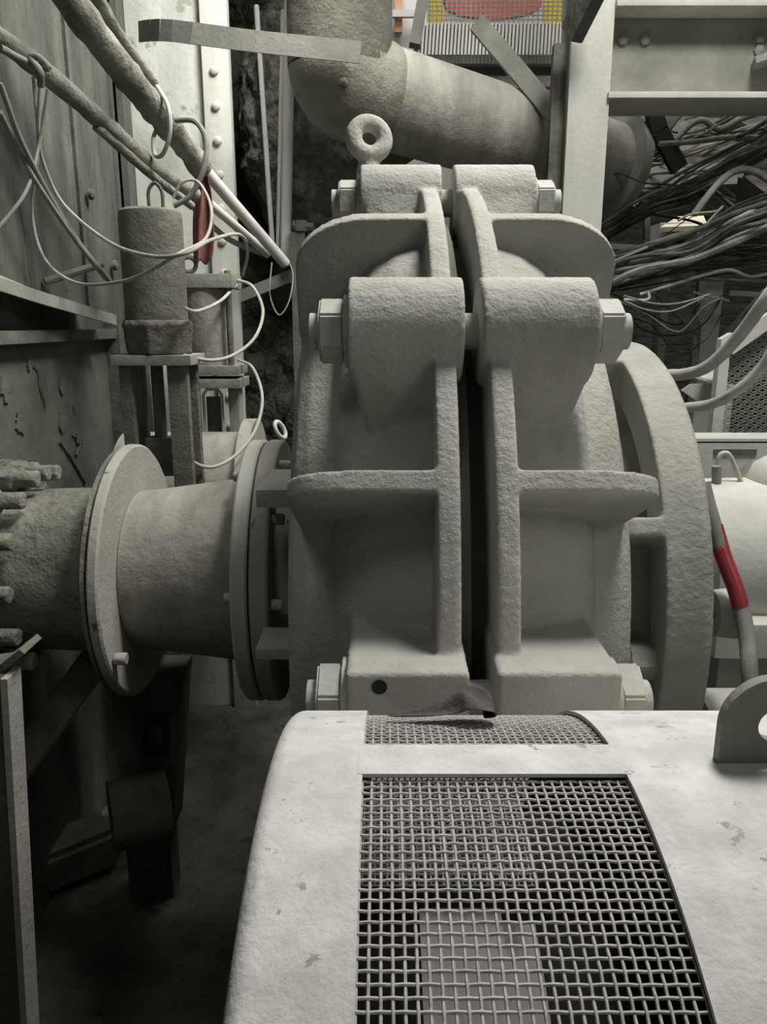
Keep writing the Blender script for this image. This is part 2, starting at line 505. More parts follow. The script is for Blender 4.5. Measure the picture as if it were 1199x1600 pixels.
# ------------------------------------------------------------ suction pipework on the left
def ring_bolts(name, parent, xa, r, x0, x1, degs, rad, m, ctr=AX):
    for dg in degs:
        a = R(dg); c = Vector((0, ctr.y-r*math.cos(a), ctr.z+r*math.sin(a)))
        b = new(); cyl(b, (x0, c.y, c.z), (x1, c.y, c.z), rad, seg=6, rot=R(random.uniform(0, 60)))
        bmesh.ops.bevel(b, geom=list(b.edges), offset=rad*.15, segments=1, affect='EDGES')
        obj(name, b, m, parent)
sp1 = thing('suction_spool', 'dusty tapered pipe spool between the big disc flange and the pump inlet', 'pipe', (-.45, 2.0, .7))
b = new(); lathe(b, [(-.655, .17), (-.655, .212), (-.62, .215), (-.345, .252), (-.345, .2)], (0, AX.y, AX.z), (1, 0, 0), 96, closed=True)
o = obj('pipe_body', b, 'pipe', sp1)
b = new(); lathe(b, [(-.685, .17), (-.685, .332), (-.68, .338), (-.662, .338), (-.657, .332), (-.657, .17)], (0, AX.y, AX.z), (1, 0, 0), 120, closed=True)
dfl = obj('disc_flange', b, 'disc', sp1, label='large thin disc flange')
b = new(); lathe(b, [(-.352, .2), (-.352, .345), (-.347, .35), (-.318, .35), (-.314, .345), (-.314, .2)], (0, AX.y, AX.z), (1, 0, 0), 120, closed=True)
efl = obj('end_flange', b, 'steel_l', sp1)
ring_bolts('bolt', dfl, 0, .305, -.655, -.625, (-28,), .017, 'disc')
ring_bolts('bolt', efl, 0, .31, -.372, -.352, (5, 65, -55), .013, 'disc')
# inlet flange on the pump
b = new(); lathe(b, [(-.308, .2), (-.308, .345), (-.30, .35), (-.27, .35), (-.265, .345), (-.262, .27), (-.15, .26), (-.15, .2)], (0, AX.y, AX.z), (1, 0, 0), 120, closed=True)
ifl = obj('inlet_flange', b, 'disc', pump)
ring_bolts('bolt', ifl, 0, .31, -.265, -.235, (2, 40, 75), .015, 'nut')
b = new(); box(b, (-.27, 1.50, AX.z-.04), (-.16, 1.62, AX.z-.015), .004); obj('lug', b, 'cast', pump)
b = new(); box(b, (-.27, 1.58, AX.z+.27), (-.10, 1.82, AX.z+.31), .006); obj('lug', b, 'cast', pump)
# pipe left of the disc
sp2 = thing('inlet_pipe', 'crusted pipe left of the disc flange, running into the side wall', 'pipe', (-.85, 2.0, .7))
b = new(); lathe(b, [(-1.08, .15), (-1.08, .20), (-1.0, .212), (-.90, .218), (-.75, .222), (-.72, .26), (-.70, .33), (-.690, .33), (-.690, .15)], (0, AX.y, AX.z), (1, 0, 0), 110, closed=True)
o = obj('pipe_body', b, 'pipe_crust', sp2)
b = new(); lathe(b, [(-1.05, .15), (-1.05, .295), (-1.0, .30), (-1.0, .15)], (0, AX.y, AX.z), (1, 0, 0), 90, closed=True)
sp2fl = obj('flange', b, 'pipe_crust', sp2)
for dg in (-48, -22, 4, 32, 58, 80, 94, 108):
    a = R(dg); c = Vector((0, AX.y-.262*math.cos(a), AX.z+.262*math.sin(a)))
    b = new(); cyl(b, (-1.0, c.y, c.z), (-.955, c.y, c.z), .034, seg=6, rot=dg); cyl(b, (-.96, c.y, c.z), (-.895, c.y, c.z), .022, seg=16)
    crumple(b, .004, 60)
    o = obj('stud_bolt', b, 'pipe_crust', sp2fl); cast_mod(o, .004, 3, .004, .012)

# second suction line further back
sp3 = thing('rear_pipe', 'further dusty pipe with a flange, behind the tapered spool', 'pipe', (-.75, 3.0, .7))
c3 = at(390, 770, 2.9)
b = new(); lathe(b, [(-.98, .1), (-.98, .235), (-.52, .235), (-.52, .1)], (0, 2.9, c3.z), (1, 0, 0), 72, closed=True); obj('pipe_body', b, 'pipe', sp3)
b = new(); lathe(b, [(-.525, .1), (-.525, .285), (-.48, .285), (-.48, .1)], (0, 2.9, c3.z), (1, 0, 0), 72, closed=True); obj('flange', b, 'disc', sp3)
b = new(); torus(b, at(438, 672, 2.7), (.6, -.5, .5), .032, .009, sx=.6); obj('shackle', b, 'steel_l', sp3)
b = new(); box(b, (-1.0, 2.8, 0), (-.85, 3.0, c3.z-.1)); obj('support', b, 'steel_d', sp3)

# ------------------------------------------------------------ mesh guard in the foreground
GC = Vector((0, .57, HC-.7725)); GR = .41
def gp(x, deg, r=GR):
    a = R(deg)
    return Vector((x, GC.y-r*math.sin(a), GC.z+r*math.cos(a)))
guard = thing('coupling_guard', 'white dusty curved metal guard with two woven wire mesh windows in the foreground', 'machine guard', (.3, .57, 0))
GX0, GX1 = -.100, .80
WX0, WX1 = -.0175, .2015
def gshell(b, x0, x1, d0, d1, r0, r1, n=None, nx=2):
    n = n or max(2, int(abs(d1-d0)/2))
    G = {}
    for i in range(n+1):
        d = d0+(d1-d0)*i/n
        for k in range(nx):
            x = x0+(x1-x0)*k/(nx-1)
            for q, r in enumerate((r0, r1)): G[i, k, q] = b.verts.new(gp(x, d, r))
    for i in range(n):
        for k in range(nx-1):
            b.faces.new((G[i, k, 1], G[i, k+1, 1], G[i+1, k+1, 1], G[i+1, k, 1]))
            b.faces.new((G[i, k, 0], G[i+1, k, 0], G[i+1, k+1, 0], G[i, k+1, 0]))
        b.faces.new((G[i, 0, 0], G[i, 0, 1], G[i+1, 0, 1], G[i+1, 0, 0]))
        b.faces.new((G[i, nx-1, 0], G[i+1, nx-1, 0], G[i+1, nx-1, 1], G[i, nx-1, 1]))
    for k in range(nx-1):
        b.faces.new((G[0, k, 0], G[0, k+1, 0], G[0, k+1, 1], G[0, k, 1]))
        b.faces.new((G[n, k, 0], G[n, k, 1], G[n, k+1, 1], G[n, k+1, 0]))
# left band with a rounded shoulder turning into the end face
b = new()
D0, D1 = -92, 78
prof = [(GX0, .36), (GX0, GR-.016)]
for k in range(1, 7):
    a = PI/2*k/6
    prof.append((GX0+.016-.016*math.cos(a), GR-.016+.016*math.sin(a)))
prof += [(WX0, GR), (WX0, GR-.004), (GX0+.02, GR-.004), (GX0+.006, GR-.02), (GX0+.006, .36)]
n = 90; rings = []
for i in range(n+1):
    d = D0+(D1-D0)*i/n
    rings.append([b.verts.new(gp(x, d, r)) for x, r in prof])
for i in range(n):
    for k in range(len(prof)):
        j = (k+1) % len(prof)
        b.faces.new((rings[i][k], rings[i][j], rings[i+1][j], rings[i+1][k]))
b.faces.new(rings[0]); b.faces.new(rings[-1][::-1])
obj('left_band', b, 'guard', guard)
b = new(); gshell(b, WX1, GX1, D0, D1, GR-.004, GR, 90); obj('right_cover', b, 'guard', guard)
b = new(); gshell(b, WX0-.004, WX1+.004, -6.4, .6, GR-.003, GR+.0004, 8); obj('crossbar', b, 'guard', guard, label='plain strip between the two mesh windows')
b = new(); gshell(b, WX0-.001, WX1+.001, 62, D1, GR-.004, GR, 10); obj('end_strip', b, 'guard', guard)
b = new(); gshell(b, WX0-.001, WX1+.001, D0, -75, GR-.004, GR, 10); obj('end_strip', b, 'guard', guard)
# straight side skirts and end cheek
b = new()
box(b, (GX0, GC.y+GR-.004, .35), (GX1, GC.y+GR, GC.z+.0))
obj('rear_skirt', b, 'guard', guard)
b = new(); box(b, (GX0+.003, GC.y-.36, 0.30), (GX0+.008, GC.y+.40, GC.z+.03)); 
poly = [gp(GX0+.002, d, .375) for d in range(-90, 91, 6)]
prism(b, poly, (.004, 0, 0)); obj('end_cheek', b, 'guard', guard)
b = new(); box(b, (GX1-.006, GC.y-.38, 0.0), (GX1, GC.y+.40, GC.z)); prism(b, [gp(GX1-.006, d, .40) for d in range(-90, 91, 6)], (.005, 0, 0)); obj('end_cheek', b, 'guard', guard)
b = new(); box(b, (GX0+.003, GC.y+.30, 0), (GX0+.06, GC.y+.40, .36)); obj('leg', b, 'steel_d', guard)
# window reveals (thin dark frames under the mesh)
def woven(name, x0, x1, d0, d1, rmid, pitch, wr, m, amp=None, skew=0.0):
    b = new()
    amp = amp or wr*.42
    nx = int(round((x1-x0)/pitch)); px_ = (x1-x0)/nx
    arc = R(d1-d0)*rmid; nd = int(round(arc/pitch)); pd = (d1-d0)/nd
    def wire(pts):
        tube(b, pts, wr, 6, smooth=False)
    for i in range(nx+1):
        x = x0+i*px_; pts = []
        for k in range(nd*3+1):
            t = k/3
            ph = math.cos(PI*t)*(1 if i % 2 else -1)
            pts.append(gp(x+.0003*noise.noise(Vector((i*3.1, t*.4, 0))), d0+t*pd, rmid+amp*ph))
        wire(pts)
    for k in range(nd+1):
        d = d0+k*pd; pts = []
        for i in range(nx*3+1):
            t = i/3
            ph = -math.cos(PI*t)*(1 if k % 2 else -1)
            pts.append(gp(x0+t*px_, d+.06*noise.noise(Vector((k*2.7, t*.3, 5))), rmid+amp*ph))
        wire(pts)
    return obj(name, b, m, guard)
woven('wire_mesh', WX0, WX1, .8, 62, GR-.0065, .0077, .00122, 'wire')['label'] = 'large near window of woven wire mesh'
woven('wire_mesh', WX0, WX1, -75, -6.4, GR-.0065, .0077, .00122, 'wire')['label'] = 'small far window of woven wire mesh'
woven('inner_mesh', WX0+.002, .112, 1.2, 14.2, GR-.020, .0046, .0007, 'wirefine')['label'] = 'finer shiny mesh behind the near window'
b = new(); gshell(b, .026, .085, 15, 64, GR-.045, GR-.038, 16); obj('inner_plate', b, 'belt', guard)
b = new(); gshell(b, .086, .112, 15, 64, GR-.060, GR-.056, 16); obj('inner_plate', b, 'belt', guard)
b = new(); lathe(b, [(GX0+.03, .05), (GX0+.03, .30), (.7, .30), (.7, .05)], (0, GC.y, GC.z), (1, 0, 0), 64, closed=True); obj('interior_shade', b, 'dark', guard)  # near-black drum added as the shaded interior behind the mesh
# lifting lug: flat plate with rounded top and a hole
b = new()
lc = at(1210, 1132, .585)
pts_o = []; pts_i = []
nseg = 48
base_z = GC.z+GR-.004
for i in range(nseg):
    a = 2*PI*i/nseg
    xo, zo = math.cos(a), math.sin(a)
    # outer: half round on top, straight sides to the base
    if zo >= 0: po = Vector((lc.x+.045*xo, 0, lc.z+.043*zo))
    else:
        t = min(1/abs(xo) if abs(xo) > 1e-6 else 9, 1/abs(zo))
        po = Vector((lc.x+.045*xo*t if abs(xo*t) < 1.0001 else lc.x, 0, lc.z+(base_z-lc.z)*min(1, abs(zo)*t)))
    pi_ = Vector((lc.x+.0145*xo, 0, lc.z+.0145*zo))
    pts_o.append(po); pts_i.append(pi_)
ya, yb = .582, .592
V = [[b.verts.new(Vector((p.x, y, p.z))) for p in P_] for P_ in (pts_o, pts_i) for y in (ya, yb)]
for i in range(nseg):
    j = (i+1) % nseg
    b.faces.new((V[0][i], V[0][j], V[2][j], V[2][i])); b.faces.new((V[1][i], V[3][i], V[3][j], V[1][j]))
    b.faces.new((V[0][i], V[1][i], V[1][j], V[0][j])); b.faces.new((V[2][i], V[2][j], V[3][j], V[3][i]))
obj('lifting_lug', b, 'steel', guard, label='grey lug plate with a round hole')

# curled scrap lying on the guard
b = new()
pp = [(605, 1117), (650, 1113), (690, 1104), (712, 1092), (728, 1083), (745, 1086), (756, 1098), (768, 1103), (770, 1112), (752, 1118)]
rows = []
for i, (x, y) in enumerate(pp):
    w = (.002, .008, .014, .02, .024, .026, .026, .022, .016, .006)[i]
    c = at(x, y, .70)
    rows.append([b.verts.new(c+Vector((.004*math.sin(i), (k-2)*w*.5, .006*math.cos(k*1.6+i*.9)*(w/.02)))) for k in range(5)])
for i in range(len(rows)-1):
    for k in range(4): b.faces.new((rows[i][k], rows[i+1][k], rows[i+1][k+1], rows[i][k+1]))
o = obj('rubber_scrap', b, 'scrap', None, recalc=False, label='dark torn curled scrap lying on top of the wire mesh guard', category='scrap')
so = o.modifiers.new('thick', 'SOLIDIFY'); so.thickness = .0018
su = o.modifiers.new('sub', 'SUBSURF'); su.levels = su.render_levels = 2

# ------------------------------------------------------------ left: tank wall, panel, ledge
XW = -1.07
b = new()
box(b, (XW-.03, 1.4, 0), (XW, 3.42, 4.2))
for y in (2.86, 3.28):
    box(b, (XW, y, 1.84), (XW+.012, y+.03, 4.2))
tk = thing('tank_wall', 'stained grey-green steel tank side filling the upper left', 'tank', (XW, 2.4, 0))
obj('side_plate', b, 'wall_green', tk)
b = new(); box(b, (XW, 1.4, 0.9), (XW+.015, 3.05, HC-.045)); obj('lower_plate', b, 'crack', tk, label='flaking paler lower plate')
b = new(); box(b, (XW, 3.05, .3), (XW+.05, 3.20, HC-.03)); obj('stiffener', b, 'wall_green', tk)
for (y, z) in ((2.95, HC+.45), (3.15, HC+.22)):
    b = new(); lathe(b, [(0, .02), (.012, .018), (.018, .008), (.018, 0)], (XW+.014, y, z), (1, 0, 0), 16)
    obj('rivet', b, 'wall_green', tk)
for (px, py, r) in ((98, 598, .045), (10, 600, .05), (32, 662, .04), (98, 658, .045), (122, 684, .03), (45, 570, .02)):
    Yk = 2.45*(1+.0006*px)
    # point on the side wall at this height
    for it in range(12):
        p = at(px, py, Yk); Yk *= (XW+.016)/p.x
    b = new(); pts = []
    for k in range(22):
        a = 2*PI*k/22; rr = r*(.55+.8*abs(noise.noise(Vector((px, k*.9, 1)))))
        pts.append((XW+.013, p.y+rr*1.3*math.cos(a), p.z+rr*math.sin(a)))
    prism(b, pts, (.008, 0, 0)); obj('rust_scab', b, 'steel_d', tk)
for cr in ([(40, 562), (58, 580), (62, 605), (70, 635)], [(112, 680), (125, 690), (118, 712)], [(92, 690), (112, 720), (132, 755)]):
    pts = []
    for (px, py) in cr:
        Yk = 2.5
        for it in range(12):
            p = at(px, py, Yk); Yk *= (XW+.016)/p.x
        pts.append(p)
    b = new(); tube(b, pts, .006, 5, 6, jitter=.6); obj('crack', b, 'steel_d', tk)
# bent ledge
b = new()
e0, e1, e2 = at(-30, 425, 2.05), at(60, 455, 2.25), at(178, 492, 2.75)
for (a, c) in ((e0, e1), (e1, e2)):
    prism(b, [a, c, Vector((XW, c.y, c.z+.03)), Vector((XW, a.y, a.z+.03))], (0, 0, -.010))
    prism(b, [a, c, c-Vector((0, 0, .035)), a-Vector((0, 0, .035))], (.008, 0, 0))
o = thing('ledge', 'dust-covered bent steel ledge on the tank side at the left edge', 'ledge', (XW+.05, 2.3, HC))
obj('ledge_plate', b, 'steel', o)
b = new(); tube(b, [at(70, 440, 2.5), at(160, 412, 2.6)], .012, 8, smooth=False); obj('stay', b, 'steel_d', o)
# dark under-beam
b = new(); box(b, (XW+.012, 1.6, HC-.055), (XW+.06, 3.0, HC-.02)); box(b, (XW+.012, 2.98, HC-.6), (XW+.07, 3.06, HC)); obj('under_beam', b, 'steel_d', o)

# pale riveted panel facing the camera
pn = thing('riveted_panel', 'tall pale steel panel with a column of rivets on its right edge', 'panel', (-.85, 3.42, 0))
q0, q1 = at(212, 400, 3.4), at(333, 400, 3.4); q2 = at(371, 400, 3.38)
b = new(); box(b, (q0.x-.02, 3.40, 0), (q1.x, 3.43, 4.2)); 
obj('face', b, 'panel', pn)
b = new(); box(b, (q1.x, 3.37, 0), (q2.x, 3.43, 4.2), .004); obj('edge_strip', b, 'steel_l', pn)
for k in range(15):
    z = HC+1.10-.128*k
    b = new(); lathe(b, [(0, .018), (.010, .016), (.015, .008), (.015, 0)], ((q1.x+q2.x)/2-.004, 3.37, z), (0, -1, 0), 16); obj('rivet', b, 'steel_l', pn)
b = new(); box(b, (q0.x+.0, 3.30, 0), (q0.x+.025, 3.40, 4.2)); obj('seam_strip', b, 'wall_green', pn)

# flat bar from the panel to the duct
b = new()
fb = [at(218, 50, 3.36), at(226, 48.5, 3.28), at(236, 47.5, 3.21), at(250, 47, 3.16), at(270, 48, 3.13), at(300, 52, 3.1), at(400, 65, 3.05), at(562, 82, 3.0)]
for i in range(len(fb)-1):
    bar(b, fb[i], fb[i+1]+(fb[i+1]-fb[i]).normalized()*.004, (.008), .070, up=(0, 0, 1))
obj('flat_bar', b, 'bar', None, label='flat grey steel bar running from the pale panel across to the duct', category='bar')

# vertical thin pipes
for (xa, ya, xb, yb, Y, r, lab) in ((401, 12, 426, 385, 3.55, .011, 'thin leaning white pipe, leftmost of the three upright pipes'),
                                   (442, 18, 434, 392, 3.55, .0085, 'thinnest white pipe, middle of the three upright pipes'),
                                   (453, 28, 446, 415, 3.5, .0235, 'thickest white pipe, rightmost of the three upright pipes')):
    b = new(); p, q = at(xa, ya, Y), at(xb, yb, Y); 
    if r > .02: p = p+(p-q)*.1
    cyl(b, p, q, r, seg=20)
    lathe(b, [(0, r*1.1), (r*.8, r*.8), (r*1.1, 0)], p, (p-q), 16)
    obj('upright_pipe', b, 'white', None, label=lab, category='pipe', group='upright pipes against the dark wall')
b = new(); bar(b, at(360, 470, 3.6), at(470, 425, 3.5), .02, .05); obj('angle_bar', b, 'steel', None, label='short grey bar sloping below the foot of the upright pipes', category='bar')
b = new(); q_ = at(458, 520, 3.4); box(b, (q_.x, 3.4, 0), at(478, 365, 3.46)); cyl(b, at(470, 362, 3.42), at(470, 345, 3.42), .03, seg=12); cyl(b, at(458, 352, 3.42), at(490, 356, 3.42), .02, seg=8)
obj('bracket_post', b, 'steel_d', None, label='dark bracket post with a pale bolted head just left of the pump casing', category='post')

# crusted dark wall behind
b = new()
bmesh.ops.create_grid(b, x_segments=90, y_segments=140, size=1)
for v in b.verts:
    x, y = v.co.x, v.co.y
    co = Vector((-.95+.75*x, 4.05, 2.0+2.1*y))
    nn = noise.fractal(co*5, 1, 2, 4)
    co.y -= .06*nn+.02*noise.noise(co*30)
    if co.x > -.35: co.y += (co.x+.35)*.4
    v.co = co
cw = struct('wall_crusted', b, 'crust')
sm_ = cw.modifiers.new('t', 'SOLIDIFY'); sm_.thickness = .05
# crusted round vessel right of it (behind the duct)
b = new()
bmesh.ops.create_uvsphere(b, u_segments=160, v_segments=120, radius=1)
c = at(480, 190, 3.78)
for v in b.verts:
    n_ = v.co.copy(); v.co = Vector((n_.x*.30, n_.y*.22, n_.z*.55))+c
    v.co += n_*.035*noise.fractal(v.co*9, 1, 2, 5)
obj('crusted_vessel', b, 'crust_v', None, label='lumpy crusted vessel behind the upper duct bend', category='vessel')
b = new(); tube(b, [at(452, 356, 3.72), at(520, 306, 3.66), at(585, 258, 3.6), at(650, 215, 3.6)], .07, 24); obj('sloping_pipe', b, 'steel_d', None, label='grey sloping pipe, darkened for its shade, rising behind the top left bolt boss', category='pipe')  # shade on this pipe is put into its dark steel colour

# diagonal pipes, upper left
def dpipe(name, pts, r, m, label, cat='pipe', seg=14, jit=.12, group=None, n=10):
    b = new(); tube(b, pts, r, seg, n, jitter=jit)
    o = obj(name, b, m, None, label=label, category=cat)
    if group: o['group'] = group
    return o
dpipe('diagonal_pipe', [at(85, -30, 2.3), at(200, 120, 2.55), at(262, 195, 2.75), at(315, 262, 2.95)], .042, 'pipe_crust', 'thickest crusted pipe sloping down from the top left', jit=.25)
dpipe('diagonal_pipe', [at(145, -15, 2.45), at(185, 55, 2.55), at(240, 130, 2.7)], .020, 'pipe_crust', 'short crusted conduit just right of the thickest sloping pipe')
dpipe('diagonal_pipe', [at(-20, 45, 2.2), at(60, 105, 2.3), at(160, 190, 2.5), at(235, 258, 2.7), at(305, 305, 2.9)], .027, 'pipe_crust', 'crusted pipe sloping down from the left edge', jit=.25)
dpipe('diagonal_pipe', [at(150, 197, 2.48), at(235, 272, 2.66), at(300, 322, 2.85)], .014, 'pipe_crust', 'thin conduit strapped under the crusted pipe from the left edge')
dpipe('diagonal_rail', [at(322, 268, 3.0), at(446, 412, 3.3)], .022, 'steel_l', 'pale straight pipe sloping down to the foot of the upright pipes', jit=0)
dpipe('diagonal_rail', [at(318, 310, 3.1), at(420, 398, 3.3)], .017, 'steel_l', 'thinner pale pipe just below the sloping pale pipe', jit=0)
dpipe('diagonal_rail', [at(300, 322, 3.1), at(355, 372, 3.2), at(415, 398, 3.3)], .011, 'steel', 'lowest thin pale rod under the sloping pale pipes', jit=0)
dpipe('knotted_rope', [at(0, 75, 2.12), at(45, 98, 2.2), at(75, 106, 2.2), at(60, 90, 2.2), at(48, 92, 2.2), at(62, 112, 2.18), at(64, 135, 2.2)], .009, 'cable_l', 'dusty rope knotted round the crusted pipe at the left edge', 'rope', jit=.2)

# thin loose hoses on the left
H = [
 ('dusty cable hanging from the left edge in a long sag past the tank', [(64, 110, 2.25), (60, 200, 2.3), (68, 255, 2.35), (100, 320, 2.4), (170, 378, 2.3), (235, 400, 2.15), (290, 396, 2.1), (330, 375, 2.2), (375, 367, 2.4), (387, 395, 2.6), (380, 430, 2.9)], .0052, 'hose'),
 ('dusty cable drooping in a wide loop in front of the canister', [(52, 120, 2.3), (60, 230, 2.35), (50, 330, 2.4), (70, 405, 2.4), (120, 442, 2.35), (190, 440, 2.2), (240, 420, 2.14), (280, 396, 2.12), (322, 372, 2.3), (330, 325, 2.4), (310, 285, 2.5), (285, 285, 2.5), (270, 310, 2.5)], .0048, 'hose'),
 ('straight grey cable slanting down to the ledge, upper one', [(0, 130, 2.1), (40, 235, 2.2), (110, 360, 2.4), (172, 440, 2.6)], .0075, 'hose_d'),
 ('straight grey cable slanting down to the ledge, lower one', [(0, 175, 2.1), (30, 235, 2.2), (60, 290, 2.25), (120, 378, 2.4), (165, 435, 2.6)], .0075, 'hose_d'),
 ('thin cable crossing low at the left edge', [(75, 140, 2.3), (60, 230, 2.3), (40, 300, 2.2), (-10, 365, 2.1)], .005, 'hose_d'),
 ('loose cable loop hanging on the thickest sloping pipe', [(245, 135, 2.68), (262, 165, 2.62), (266, 205, 2.6), (255, 240, 2.62), (242, 242, 2.66), (240, 215, 2.7), (250, 195, 2.78)], .007, 'hose'),
 ('grey cable arching over the sloping pipes beside the red cloth', [(275, 188, 2.7), (305, 190, 2.66), (322, 220, 2.64), (318, 265, 2.62), (298, 305, 2.62), (272, 322, 2.62)], .0085, 'hose_d'),
 ('small air hose leaving the canister foot to the right', [(288, 482, 2.3), (310, 486, 2.5), (345, 470, 2.8), (370, 445, 3.0)], .006, 'hose'),
 ('upper pale loop of air hose right of the second actuator', [(372, 438, 3.0), (395, 448, 2.95), (411, 485, 2.9), (400, 525, 2.8), (370, 552, 2.7), (330, 563, 2.5), (275, 552, 2.4)], .0058, 'hose'),
 ('lower pale loop of air hose reaching down to the valve', [(372, 562, 3.0), (395, 575, 2.9), (410, 620, 2.8), (400, 670, 2.7), (370, 710, 2.6), (330, 730, 2.5), (295, 715, 2.45), (278, 670, 2.42)], .0058, 'hose'),
 ('thin wire loop hanging left of the pump casing', [(425, 410, 3.4), (422, 460, 3.38), (436, 492, 3.36), (452, 470, 3.36), (458, 430, 3.38), (450, 405, 3.4)], .003, 'hose'),
 ('thin wire falling from the valve yoke', [(278, 650, 2.42), (290, 710, 2.42), (300, 760, 2.45)], .003, 'hose'),
]
for lab, pts, r, m in H:
    dpipe('loose_hose', [at(*p) for p in pts], r, m, lab, 'hose', seg=8, jit=.05, group='loose hoses on the left')

# red cloth
b = new()
L_ = [(312, 262), (318, 300), (316, 340), (318, 380), (316, 412)]
rows = []
for i, (x, y) in enumerate(L_):
    w = (16, 26, 32, 36, 28)[i]
    rows.append([b.verts.new(at(x-w*.5+w*k/7, y+(6*math.sin(k*1.7) if i == 4 else 0), 2.95+.02*math.sin(k*1.4+i*.5))) for k in range(8)])
for i in range(4):
    for k in range(7): b.faces.new((rows[i][k], rows[i+1][k], rows[i+1][k+1], rows[i][k+1]))
o = obj('red_cloth', b, 'red', None, recalc=False, label='faded red strip of cloth hanging from the sloping pipe', category='cloth')
o.modifiers.new('t', 'SOLIDIFY').thickness = .006
su = o.modifiers.new('s', 'SUBSURF'); su.levels = su.render_levels = 1

# pneumatic valve actuators
def actuator(c, s, label, near):
    """c: centre top of the canister; s: scale"""
    t = thing('valve_actuator', label, 'valve actuator', (c.x, c.y, HC-.75), 'gate valve actuators')
    b = new()
    if near:
        lathe(b, [(0, 0), (0, .066*s), (-.006*s, .074*s), (-.02*s, .077*s), (-.27*s, .077*s), (-.27*s, 0)], c, (0, 0, 1), 56)
        o = obj('canister', b, 'canister', t)
        b = new(); lathe(b, [(0, 0), (0, .085*s), (-.012*s, .092*s), (-.018*s, .090*s), (-.085*s, .084*s), (-.085*s, 0)], c-Vector((0, 0, .262*s)), (0, 0, 1), 8)
        crumple(b, .003, 40)
        o = obj('clamp_band', b, 'crust_l', t); cast_mod(o, .005, 3, .006, .02)
        b = new(); box(b, c+Vector((-.10*s, -.08*s, -.372*s)), c+Vector((.098*s, .08*s, -.347*s)), .003); obj('yoke_plate', b, 'steel', t)
        for dx, dy, w in ((-.072, -.05, .03), (.058, -.05, .05), (-.072, .05, .03), (.058, .05, .05)):
            b = new(); box(b, c+Vector(((dx-w/2)*s, (dy-.014)*s, -.74*s)), c+Vector(((dx+w/2)*s, (dy+.014)*s, -.37*s)), .003); obj('yoke_leg', b, 'canister', t)
        b = new(); cyl(b, c+Vector((-.01*s, 0, -.62*s)), c+Vector((-.01*s, 0, -.37*s)), .016*s, seg=20); obj('stem', b, 'steel_d', t)
        b = new(); box(b, c+Vector((-.045*s, -.03*s, -.66*s)), c+Vector((.03*s, .03*s, -.56*s)), .006); obj('gate_clevis', b, 'steel_d', t)
        b = new(); tube(b, [c+Vector((.0, 0, -.01)), c+Vector((.0, 0, .05)), c+Vector((.02, 0, .075)), c+Vector((.04, 0, .05)), c+Vector((.04, 0, -.01))], .0055, 8); obj('lifting_hook', b, 'steel_d', t)
        b = new(); box(b, c+Vector((-.11*s, -.07*s, -.80*s)), c+Vector((.11*s, .07*s, -.735*s)), .01); obj('valve_body', b, 'steel_d', t)
    else:
        b = new(); box(b, c+Vector((-.11*s, -.10*s, -.05*s)), c+Vector((.11*s, .10*s, 0)), .003); obj('top_plate', b, 'steel', t)
        b = new(); cyl(b, c+Vector((-.01, 0, -.05*s)), c+Vector((-.01, 0, -.34*s)), .092*s, seg=40); obj('canister', b, 'pipe', t)
        for dx in (-.09, .09):
            b = new(); cyl(b, c+Vector((dx*s, -.08*s, .012)), c+Vector((dx*s, -.08*s, -.36*s)), .012*s, seg=12); obj('tie_rod', b, 'steel_d', t)
        b = new(); box(b, c+Vector((-.12*s, -.10*s, -.37*s)), c+Vector((.12*s, .10*s, -.335*s)), .003); box(b, c+Vector((-.125*s, -.10*s, -.42*s)), c+Vector((.125*s, .10*s, -.385*s)), .003); obj('yoke_plate', b, 'steel', t)
        for dx in (-.085, .085):
            b = new(); box(b, c+Vector(((dx-.02)*s, -.05*s, -.80*s)), c+Vector(((dx+.02)*s, .05*s, -.415*s)), .003); obj('yoke_leg', b, 'steel', t)
        b = new(); w = .036*s; z0, z1 = -.78*s, -.45*s; y = -.03*s
        tube(b, [c+Vector((-w, y, z0)), c+Vector((-w, y, z1)), c+Vector((-w*.6, y, z1+.02)), c+Vector((w*.6, y, z1+.02)), c+Vector((w, y, z1)), c+Vector((w, y, z0))], .006, 8, smooth=False); obj('gate_frame', b, 'steel_l', t)
        b = new(); box(b, c+Vector((-.03*s, -.01, -.80*s)), c+Vector((.03*s, .01, -.46*s))); obj('gate_plate', b, 'steel_d', t)
        b = new(); box(b, c+Vector((-.10*s, -.07*s, -.84*s)), c+Vector((.10*s, .07*s, -.80*s)), .006); box(b, c+Vector((-.07*s, -.06*s, -.90*s)), c+Vector((.10*s, .06*s, -.86*s)), .006); obj('valve_body', b, 'steel', t)
        b = new(); torus(b, c+Vector((-.06, -.04, .035)), (.3, -1, 0), .026, .008); obj('lifting_eye', b, 'steel_d', t)
actuator(at(234, 328, 2.45), 1.22, 'round crusted canister actuator on a yoke, the nearer left one', True)
actuator(at(325, 430, 3.0), .98, 'smaller square-topped actuator with a slotted yoke, behind the canister', False)

